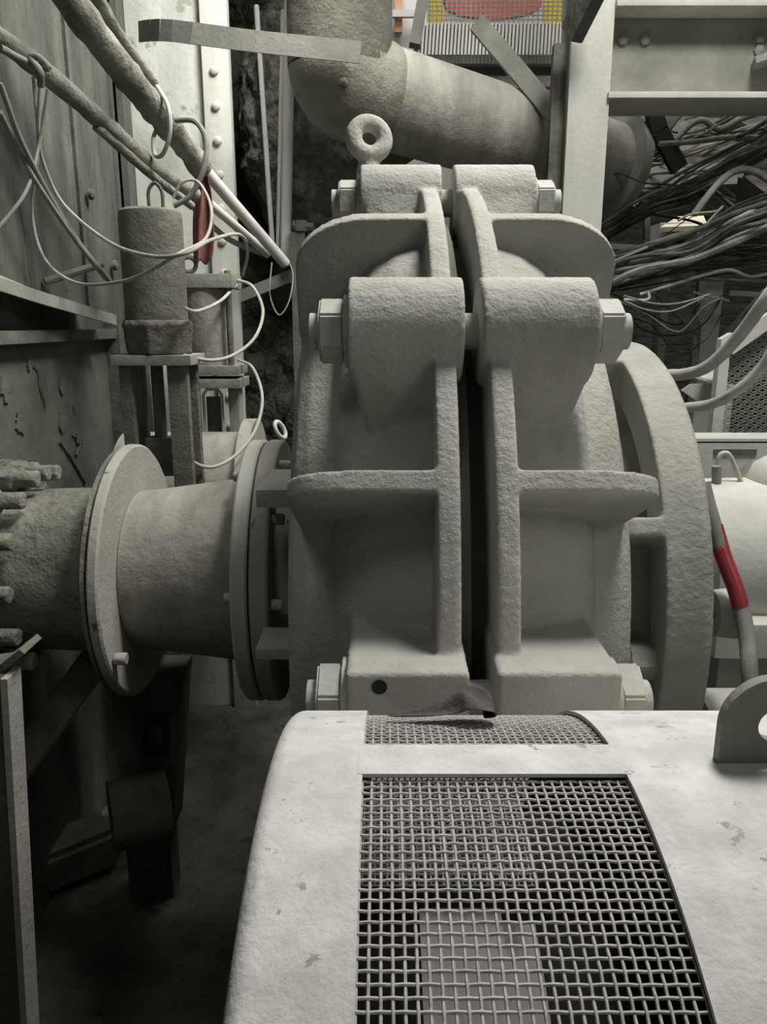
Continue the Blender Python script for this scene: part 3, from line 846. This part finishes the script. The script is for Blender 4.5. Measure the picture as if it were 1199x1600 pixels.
# post at the lower left edge
b = new()
a0, a1 = at(2, 1060, 1.20), at(34, 1600, 1.20)
af = a0+(a1-a0)*(a0.z/(a0.z-a1.z)); ew = Vector((.012, 0, 0))
prism(b, [a0-Vector((.25, 0, 0)), a0, af, af-Vector((.25, 0, 0))], (0, .04, 0))
o = thing('steel_post', 'dark steel upright with a pale edge at the lower left corner', 'post', (af.x-.1, 1.2, 0))
obj('face', b, 'wall_green', o)
b = new(); prism(b, [a0-Vector((0, .004, 0)), a0+ew-Vector((0, .004, 0)), af+ew-Vector((0, .004, 0)), af-Vector((0, .004, 0))], (0, .05, 0)); obj('pale_edge', b, 'disc', o)
b = new()
prism(b, [at(-40, 1080, 1.22), at(-5, 1058, 1.22), at(38, 1022, 1.22), at(30, 1015, 1.22), at(-8, 1045, 1.22), at(-40, 1050, 1.22)], (0, .07, 0)); obj('bent_cap', b, 'crust_l', o)

# dark underworks below the suction line
o = thing('pipe_stand', 'dim concrete-grey stand with a square opening under the disc flange', 'stand', (-.63, 2.1, 0))
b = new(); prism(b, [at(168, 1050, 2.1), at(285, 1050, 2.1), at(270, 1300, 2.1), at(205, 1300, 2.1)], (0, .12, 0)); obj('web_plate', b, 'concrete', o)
b = new(); prism(b, [at(224, 1115, 2.09), at(262, 1115, 2.09), at(264, 1180, 2.09), at(222, 1180, 2.09)], (0, .008, 0)); obj('opening', b, 'dark', o)  # dark sheet on the web, painting the shade inside the opening
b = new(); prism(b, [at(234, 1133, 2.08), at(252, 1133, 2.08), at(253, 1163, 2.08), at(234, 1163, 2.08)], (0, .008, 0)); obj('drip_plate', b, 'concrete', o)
b = new(); p = at(235, 1260, 2.0); cyl(b, p-Vector((.10, .05, 0)), p+Vector((.045, .02, 0)), .10, seg=32); obj('drain_pipe', b, 'steel_d', o)
b = new(); q_ = at(237, 1290, 2.16); box(b, (q_.x-.07, 2.11, 0), (q_.x+.07, 2.20, q_.z)); obj('plinth', b, 'concrete', o)
b = new(); bar(b, at(20, 1210, 2.05), at(150, 1030, 2.05), .05, .09, .006); obj('brace', b, 'pipe', None, label='dim diagonal brace rising to the inlet pipe at left', category='brace')
b = new(); g0, g1 = at(20, 1445, 2.1), at(180, 1330, 2.3); bar(b, (g0.x-.2, g0.y-.15, .07), (g1.x, g1.y, .09), .16, .14, .02); obj('kerb_block', b, 'concrete', None, label='dim concrete kerb lying on the floor at lower left', category='kerb')

# ------------------------------------------------------------ upper duct and inclined pipe
o = thing('chute_pipe', 'wide dusty pipe dropping from above and bending down to the right behind the pump', 'pipe', at(700, 200, 3.4))
b = new()
path = [at(531, -260, 3.25), at(531, 75, 3.25), at(556, 128, 3.3), at(625, 165, 3.4), at(960, 262, 3.9)]
tube(b, [path[0], at(531, 108, 3.25)], .198, 56, smooth=False); obj('drop_pipe', b, 'duct_d', o)
b = new(); tube(b, [at(531, 96, 3.25), at(533, 112, 3.255), at(541, 128, 3.27), at(556, 139, 3.30), at(600, 153, 3.36)], [.198, .198, .198, .196, .190], 56, n=6); obj('elbow', b, 'duct', o)
b = new(); tube(b, [at(590, 150, 3.34), path[-1]], .186, 48, smooth=False); obj('inclined_pipe', b, 'pipe', o)
b = new(); p = at(538, 130, 3.08); lathe(b, [(0, .018), (.01, .018), (.016, .006), (.016, 0)], p, (0, -1, .1), 6); obj('bolt', b, 'steel_d', o)
b = new(); d = (path[-1]-path[-2]).normalized(); lathe(b, [(0, .12), (0, .25), (.05, .25), (.05, .12)], path[-1]-d*.05, d, 48, closed=True); obj('pipe_flange', b, 'steel', o)

# ------------------------------------------------------------ column, beam, platform
col = thing('steel_column', 'tall pale steel column right of the pump top', 'column', (at(915, 300, 3.2).x, 3.25, 0))
c0, c1 = at(886, 200, 3.2), at(950, 200, 3.2)
b = new(); box(b, (c0.x, 3.2, 0), (c1.x, 3.23, 4.6), .004); box(b, (c0.x, 3.36, 0), (c1.x, 3.39, 4.6), .004); box(b, ((c0.x+c1.x)/2-.01, 3.22, 0), ((c0.x+c1.x)/2+.01, 3.37, 4.6)); obj('shaft', b, 'steel_l', col)
b = new(); d0, d1 = at(868, 85, 3.28), at(880, 300, 3.28); box(b, (d0.x-.01, 3.26, .5), (c0.x, 3.30, at(870, 70, 3.28).z), .002); obj('side_angle', b, 'steel_d', col)
bm_ = thing('cross_beam', 'deep horizontal steel beam with bolts joining the column at top right', 'beam', at(1080, 150, 3.3))
z0, z1 = at(1000, 145, 3.2).z, at(1000, 12, 3.2).z
xr = 2.3
b = new(); box(b, (c1.x, 3.30, z0), (xr, 3.33, z1)); obj('web', b, 'steel', bm_)
b = new(); box(b, (c1.x, 3.18, z1), (xr, 3.45, z1+.03), .004); obj('top_flange', b, 'steel_l', bm_)
b = new(); box(b, (c1.x-.01, 3.18, z0-.022), (xr, 3.45, z0), .004); obj('bottom_flange', b, 'steel_l', bm_)
for (x, y) in ((973, 62), (1008, 62), (1187, 60), (1186, 80)):
    b = new(); p = at(x, y, 3.30); lathe(b, [(0, .022), (.012, .022), (.02, .01), (.02, 0)], p, (0, -1, 0), 6); obj('bolt', b, 'steel', bm_)
b = new(); bar(b, at(1178, 100, 3.25), at(1260, 70, 3.2), .10, .025); obj('gusset', b, 'steel', bm_)
# diagonal member passing in front of the column top
b = new(); bar(b, at(935, -30, 3.0), at(893, 55, 3.12), .05, .10, .004); obj('diagonal_member', b, 'steel_d', None, label='dark steel diagonal crossing in front of the column top', category='brace')
b = new(); bar(b, at(745, 35, 3.55), at(872, 185, 3.45), .03, .075, .004); obj('platform_brace', b, 'steel', None, label='grey sloping brace under the mesh platform', category='brace')
# platform of expanded mesh
pf = thing('mesh_platform', 'overhead platform with open metal mesh side and toe board above the inclined pipe', 'platform', at(760, 100, 4.0))
Yp = 4.0
b = new()
xa, xb = at(668, 40, Yp).x, at(893, 40, Yp).x; za, zb = at(700, 38, Yp).z, at(700, -40, Yp).z
n = 30
for i in range(n+1):
    x = xa+(xb-xa)*i/n; bar(b, (x, Yp, za), (x, Yp, zb), .005, .006)
for i in range(12):
    z = za+(zb-za)*i/11; bar(b, (xa, Yp, z), (xb, Yp, z), .004, .004)
obj('mesh_side', b, 'steel', pf)
b = new()
z2 = at(700, 92, Yp).z
for i in range(44):
    x = xa-.05+(xb-xa+.05)*i/43; bar(b, (x, Yp-.01, za), (x-.01, Yp-.05, z2), .010, .010)
obj('corrugated_toe', b, 'steel_l', pf)
b = new(); box(b, (xa-.06, Yp, z2-.02), (xb, Yp+.04, z2+.005)); box(b, (xa-.06, Yp+.02, z2), (xb, Yp+.03, za)); obj('toe_board', b, 'steel', pf)
b = new(); x = at(655, 0, Yp-.1); bar(b, at(668, -40, Yp-.1), at(648, 72, Yp-.1), .05, .075); obj('post', b, 'steel', pf)
b = new(); box(b, at(655, 170, Yp+.05), at(668, 92, Yp+.1)); obj('hanger', b, 'steel', pf)
b = new(); box(b, (xa, Yp+.04, z2-.01), (xb, Yp+.2, z2+.01)); obj('deck', b, 'steel_d', pf)
# slabs/strata behind
b = new()
for k in range(9):
    x0, x1 = at(600, 90+8*k, 4.6).x, at(885, 90+8*k, 4.6).x; z = at(700, 98+7*k, 4.6).z
    box(b, (x0, 4.6+random.uniform(0, .05), z-.028), (x1, 4.9, z+.0), .004)
crumple(b, .008, 9)
for x in (at(665, 0, 4.6).x, at(868, 0, 4.6).x):
    box(b, (x-.03, 4.7, 0), (x+.03, 4.76, at(700, 130, 4.7).z))
obj('timber_stack', b, 'strata_l', None, label='rough layered slab stack seen under the mesh platform', category='slabs')
b = new(); box(b, at(802, 185, 3.7), at(818, 153, 3.72)+Vector((0, .02, 0))); obj('pipe_tab', b, 'steel_l', o, label='small upright tab')
b = new(); box(b, Vector((at(610, 290, 4.3).x, 4.3, 0)), at(720, 228, 4.4)); obj('cabinet', b, 'steel_l', None, label='pale flat casing glimpsed under the inclined pipe', category='panel')

# sign behind the mesh
sg = thing('sign_board', 'white sign with a red oval and yellow ends, seen through the platform mesh', 'sign', at(780, 20, 5.0))
s0, s1 = at(668, 38, 5.0), at(893, -60, 5.0)
b = new(); box(b, (s0.x, 5.0, s0.z), (s1.x+.2, 5.03, s1.z)); obj('board', b, 'white', sg)
for xx in ((672, 695), (852, 886)):
    b = new(); box(b, (at(xx[0], 0, 5).x, 4.985, s0.z+.0), (at(xx[1], 0, 5).x, 4.999, s1.z)); obj('yellow_end', b, 'yellow', sg)
b = new(); cc = at(770, 4, 4.99); pts = [Vector((cc.x+.285*math.cos(a), 4.985, cc.z+.085*math.sin(a))) for a in [2*PI*i/48 for i in range(48)]]
prism(b, pts, (0, .012, 0)); obj('red_oval', b, 'redpaint', sg)
# red panel, orange frame
b = new(); box(b, at(360, 38, 6.0), at(470, -60, 6.1)); obj('red_machine_panel', b, 'redpaint', None, label='red painted panel far off above the upright pipes', category='panel')
b = new(); tube(b, [at(355, 5, 5.5), at(400, 18, 5.5), at(440, 32, 5.5), at(470, 34, 5.5)], .02, 8); tube(b, [at(355, 36, 5.4), at(465, 40, 5.4)], .05, 10, smooth=False)
obj('far_rail', b, 'steel_d', None, label='dark rail in front of the far red panel', category='rail')
of = thing('striped_frame', 'pale panel with an orange upright and white rail at top centre', 'frame', at(620, 60, 5.5))
b = new(); box(b, at(596, 100, 5.52), at(668, -60, 5.56)); obj('backing', b, 'white', of)
b = new(); box(b, at(617, 50, 5.46), at(629, -60, 5.5)); obj('upright', b, 'orange', of)
b = new(); box(b, at(596, 26, 5.42), at(648, 18, 5.45)); obj('rail', b, 'white', of)

# ------------------------------------------------------------ right-hand clutter
# hoses
dpipe('thick_hose', [at(1225, 430, 2.2), at(1199, 465, 2.2), at(1155, 525, 2.3), at(1110, 570, 2.4), at(1075, 584, 2.5), at(1045, 586, 2.6)], .019, 'hose', 'thick grey hose curving behind the frame plate, upper of two', 'hose', jit=.05)
dpipe('thick_hose', [at(1225, 520, 2.1), at(1190, 575, 2.15), at(1150, 612, 2.2), at(1110, 632, 2.3), at(1060, 638, 2.4)], .0155, 'hose', 'pale hose curving behind the frame plate, lower of two', 'hose', jit=.05)
# expanded metal screen
es = thing('expanded_screen', 'pale framed expanded-metal screen at the right edge', 'screen', (at(1170, 690, 2.9).x, 2.9, 0))
Ys = 2.9
fl, fr = at(1138, 600, Ys).x, 1.75
zt, zb_ = at(1138, 560, Ys).z, at(1138, 700, Ys).z-.5
b = new(); prism(b, [at(1128, 530, Ys), at(1145, 520, Ys), at(1145, 520, Ys)-Vector((0, 0, .9)), at(1126, 530, Ys)-Vector((0, 0, .9))], (0, .04, 0)); obj('frame_upright', b, 'steel_l', es)
b = new(); bar(b, at(1138, 545, Ys), at(1230, 480, Ys), .03, .05); obj('frame_top', b, 'steel_l', es)
b = new()
p = at(1146, 545, Ys); q = at(1230, 485, Ys)
cell = .034
for i in range(24):
    for j in range(36):
        x = p.x+i*cell+(cell/2 if j % 2 else 0); z = p.z+.20-j*cell*.52
        if z > p.z+(x-p.x)*(q.z-p.z)/(q.x-p.x)-.01 or x > q.x+.1: continue
        for sx in (-1, 1):
            bar(b, (x+sx*cell/2, Ys+.02, z), (x, Ys+.02, z-cell*.26), .004, .0035)
            bar(b, (x+sx*cell/2, Ys+.02, z), (x, Ys+.02, z+cell*.26), .004, .0035)
obj('expanded_sheet', b, 'steel', es)
# small tray near hoses
b = new(); prism(b, [at(1080, 585, 3.0), at(1135, 600, 3.0), at(1135, 545, 3.3), at(1120, 560, 3.3)], (0, 0, -.01)); prism(b, [at(1065, 610, 3.2), at(1080, 600, 3.2), at(1140, 600, 3.2), at(1125, 650, 3.2)], (0, .01, 0))
q_ = at(1128, 600, 3.25); box(b, (q_.x, 3.2, 0), (q_.x+.03, 3.23, q_.z))
obj('drip_tray', b, 'steel_l', None, label='small pale bent tray under the upper thick hose', category='tray')
# cable-support frame: posts and rails
fp = thing('pipe_rack', 'dusty steel rack of posts and braces behind the thick hoses', 'rack', at(1125, 500, 4.0))
for (xa_, xb_, Y, m) in ((1108, 1136, 3.8, 'steel_l'), (1040, 1052, 4.6, 'steel'), (955, 966, 4.6, 'steel_d')):
    b = new(); box(b, (at(xa_, 400, Y).x, Y, 0), (at(xb_, 400, Y).x, Y+.08, at(1120, 435, Y).z)); obj('post', b, m, fp)
for (a_, c_, Y, w, m) in (((1030, 455), (1110, 530), 3.85, .055, 'steel'), ((1200, 455), (1132, 530), 3.85, .04, 'steel'), ((940, 470), (1000, 420), 4.4, .04, 'steel_d'), ((980, 478), (1199, 478), 4.5, .02, 'steel_d'), ((1010, 330), (1010, 420), 4.6, .05, 'steel_d')):
    b = new(); bar(b, at(*a_, Y), at(*c_, Y), .03, w); obj('brace', b, m, fp)
for (a_, c_, Y, h, m) in (((1000, 278), (1150, 272), 4.2, .10, 'steel'), ((940, 320), (1060, 318), 4.6, .03, 'steel_l'), ((940, 385), (1080, 390), 4.8, .03, 'steel'), ((1090, 415), (1210, 415), 4.0, .05, 'steel_d')):
    b = new(); bar(b, at(*a_, Y), at(*c_, Y), .05, h, up=(0, 0, 1)); obj('rail', b, m, fp)
b = new(); bar(b, at(1015, 150, 3.7), at(1030, 205, 3.7), .04, .07); bar(b, at(1030, 205, 3.7), at(1062, 265, 3.7), .04, .07); obj('dark_strut', b, 'dark', None, label='dark bent strut hanging below the cross beam', category='strut')
b = new(); bar(b, at(1070, 160, 3.8), at(960, 310, 3.9), .03, .05); obj('sloping_strut', b, 'steel_d', None, label='grey strut sloping down left behind the dark bent strut', category='strut')
# cream lit equipment glimpsed through the cables
ce = thing('far_cabinet', 'cream and white equipment box glimpsed through the cables', 'cabinet', at(1065, 380, 5.6))
b = new(); box(b, at(1030, 380, 5.6), at(1108, 356, 5.9)); obj('body', b, 'white', ce)
b = new(); prism(b, [at(1032, 355, 5.5), at(1106, 352, 5.5), at(1100, 337, 5.9), at(1060, 338, 5.9)], (0, 0, -.03)); obj('lid', b, 'cream', ce)
q_ = at(1034, 380, 5.6)
for dx in (.02, .3):
    b = new(); box(b, (q_.x+dx, 5.65, 0), (q_.x+dx+.03, 5.68, q_.z+.01)); obj('leg', b, 'steel_d', ce)
# fallen slabs / ducts behind
fs = [((960, 170), (1060, 230), 4.6), ((1040, 235), (1150, 262), 4.5), ((1130, 170), (1230, 225), 4.7), ((1150, 255), (1240, 320), 4.6), ((955, 330), (1030, 300), 4.9), ((1000, 215), (1120, 190), 5.0)]
for i, (a_, c_, Y) in enumerate(fs):
    b = new(); bar(b, at(*a_, Y), at(*c_, Y), .3, .16, up=(0, 0, 1)); crumple(b, .02, 5)
    obj('rubble_slab', b, 'strata_l', None, label='rough dusty slab jammed behind the cable bundles', category='slab', group='rough slabs behind the cables')
# cable bundles
def bundle(ctrl, n_, spread, rr, lab, grp, pale=.3, jit=14):
    for i in range(n_):
        ox, oy, oy2 = random.gauss(0, spread), random.gauss(0, spread), random.gauss(0, spread*.5)
        pts = []
        for (x, y, Y) in ctrl:
            pts.append(at(x, y+oy+random.uniform(-jit, jit)*.35, Y+random.uniform(-.05, .05)+ox*.012))
        b = new(); tube(b, pts, random.choice(rr), 7, 8, jitter=.15)
        obj('cable', b, 'cable_l' if random.random() < pale else 'cable', None, label=lab, category='cable', group=grp)
bundle([(930, 368, 3.9), (1010, 328, 3.8), (1080, 290, 3.7), (1150, 252, 3.6), (1230, 212, 3.5)], 26, 9, (.003, .005, .008, .010), 'dusty cable in the upper bundle rising right under the beam', 'upper cable bundle', .22, 26)
bundle([(925, 430, 3.7), (1000, 408, 3.6), (1080, 385, 3.5), (1150, 350, 3.4), (1230, 318, 3.3)], 40, 14, (.004, .006, .010, .014), 'dusty cable in the thick lower bundle rising right', 'lower cable bundle', .2, 24)
bundle([(925, 445, 3.8), (990, 437, 3.8), (1060, 418, 3.7), (1140, 404, 3.6), (1230, 390, 3.5)], 18, 9, (.004, .007, .012), 'dark cable at the bottom of the lower bundle', 'bottom cables', .08, 18)
bundle([(950, 310, 4.3), (1000, 250, 4.2), (1080, 225, 4.1), (1150, 200, 4.0), (1230, 170, 3.9)], 14, 28, (.003, .005, .009), 'loose dusty cable strung across below the cross beam', 'loose high cables', .4, 60)
bundle([(940, 350, 4.3), (960, 290, 4.2), (1010, 330, 4.1), (1090, 310, 4.0), (1150, 350, 3.9)], 10, 22, (.003, .004, .006), 'thin tangled wire hanging beside the steel column', 'tangled wires by the column', .4, 70)
bundle([(950, 480, 4.0), (1010, 500, 3.9), (1060, 520, 3.9), (1100, 500, 3.8), (1130, 470, 3.8)], 7, 25, (.003, .004), 'thin dim wire sagging across the dark rack below the cables', 'dim sagging wires', .3, 50)
L2 = [
 ('pale thick cable arching above the lower bundle', [(1085, 335, 3.4), (1120, 290, 3.4), (1150, 267, 3.4), (1180, 268, 3.4), (1215, 290, 3.4)], .015, 'cable_l'),
 ('pale lumpy cable crossing under the beam near the right edge', [(1030, 225, 3.6), (1080, 222, 3.6), (1140, 215, 3.6), (1210, 216, 3.6)], .011, 'cable_l'),
 ('humped dusty cable left of the pale lumpy one', [(1055, 220, 3.7), (1080, 195, 3.7), (1100, 188, 3.7), (1125, 202, 3.7), (1160, 185, 3.7), (1210, 168, 3.7)], .014, 'cable_l'),
 ('thin bright conduit slanting up to the right below the cables', [(1000, 460, 3.4), (1060, 442, 3.4), (1100, 430, 3.4), (1140, 422, 3.4), (1175, 432, 3.4), (1215, 424, 3.4)], .007, 'steel_l'),
 ('short bright rod beside the rack post', [(1083, 456, 3.5), (1110, 463, 3.5), (1140, 470, 3.5)], .006, 'steel_l'),
 ('thin wire sagging behind the right nut, upper', [(975, 462, 3.2), (1020, 474, 3.2), (1060, 474, 3.2), (1110, 460, 3.2)], .004, 'cable_l'),
 ('thin wire sagging behind the right nut, lower', [(975, 470, 3.2), (1010, 484, 3.2), (1050, 486, 3.2), (1100, 465, 3.2)], .004, 'cable_l'),
 ('pale rod ending in a small upright stub right of the nut', [(975, 468, 3.3), (1012, 468, 3.3), (1013, 455, 3.3)], .006, 'steel_l'),
 ('horizontal pale conduit running to the right edge', [(1140, 458, 3.5), (1215, 462, 3.5)], .012, 'steel_l'),
 ('horizontal grey conduit under the bright conduit', [(1090, 436, 3.7), (1215, 441, 3.7)], .008, 'cable_l'),
 ('straight dusty rod leaning up-left to the column', [(920, 425, 3.4), (960, 408, 3.4), (1015, 385, 3.4)], .006, 'cable_l'),
 ('curled pale wire on the lower bundle', [(1060, 345, 3.3), (1080, 335, 3.3), (1120, 330, 3.3), (1130, 322, 3.3), (1118, 335, 3.3), (1090, 365, 3.3)], .005, 'cable_l'),
]
for lab, pts, r, m in L2:
    dpipe('conduit' if 'conduit' in lab or 'rod' in lab else 'cable', [at(*p) for p in pts], r, m, lab, 'conduit' if 'conduit' in lab or 'rod' in lab else 'cable', seg=10, jit=.1 if m != 'steel_l' else 0)
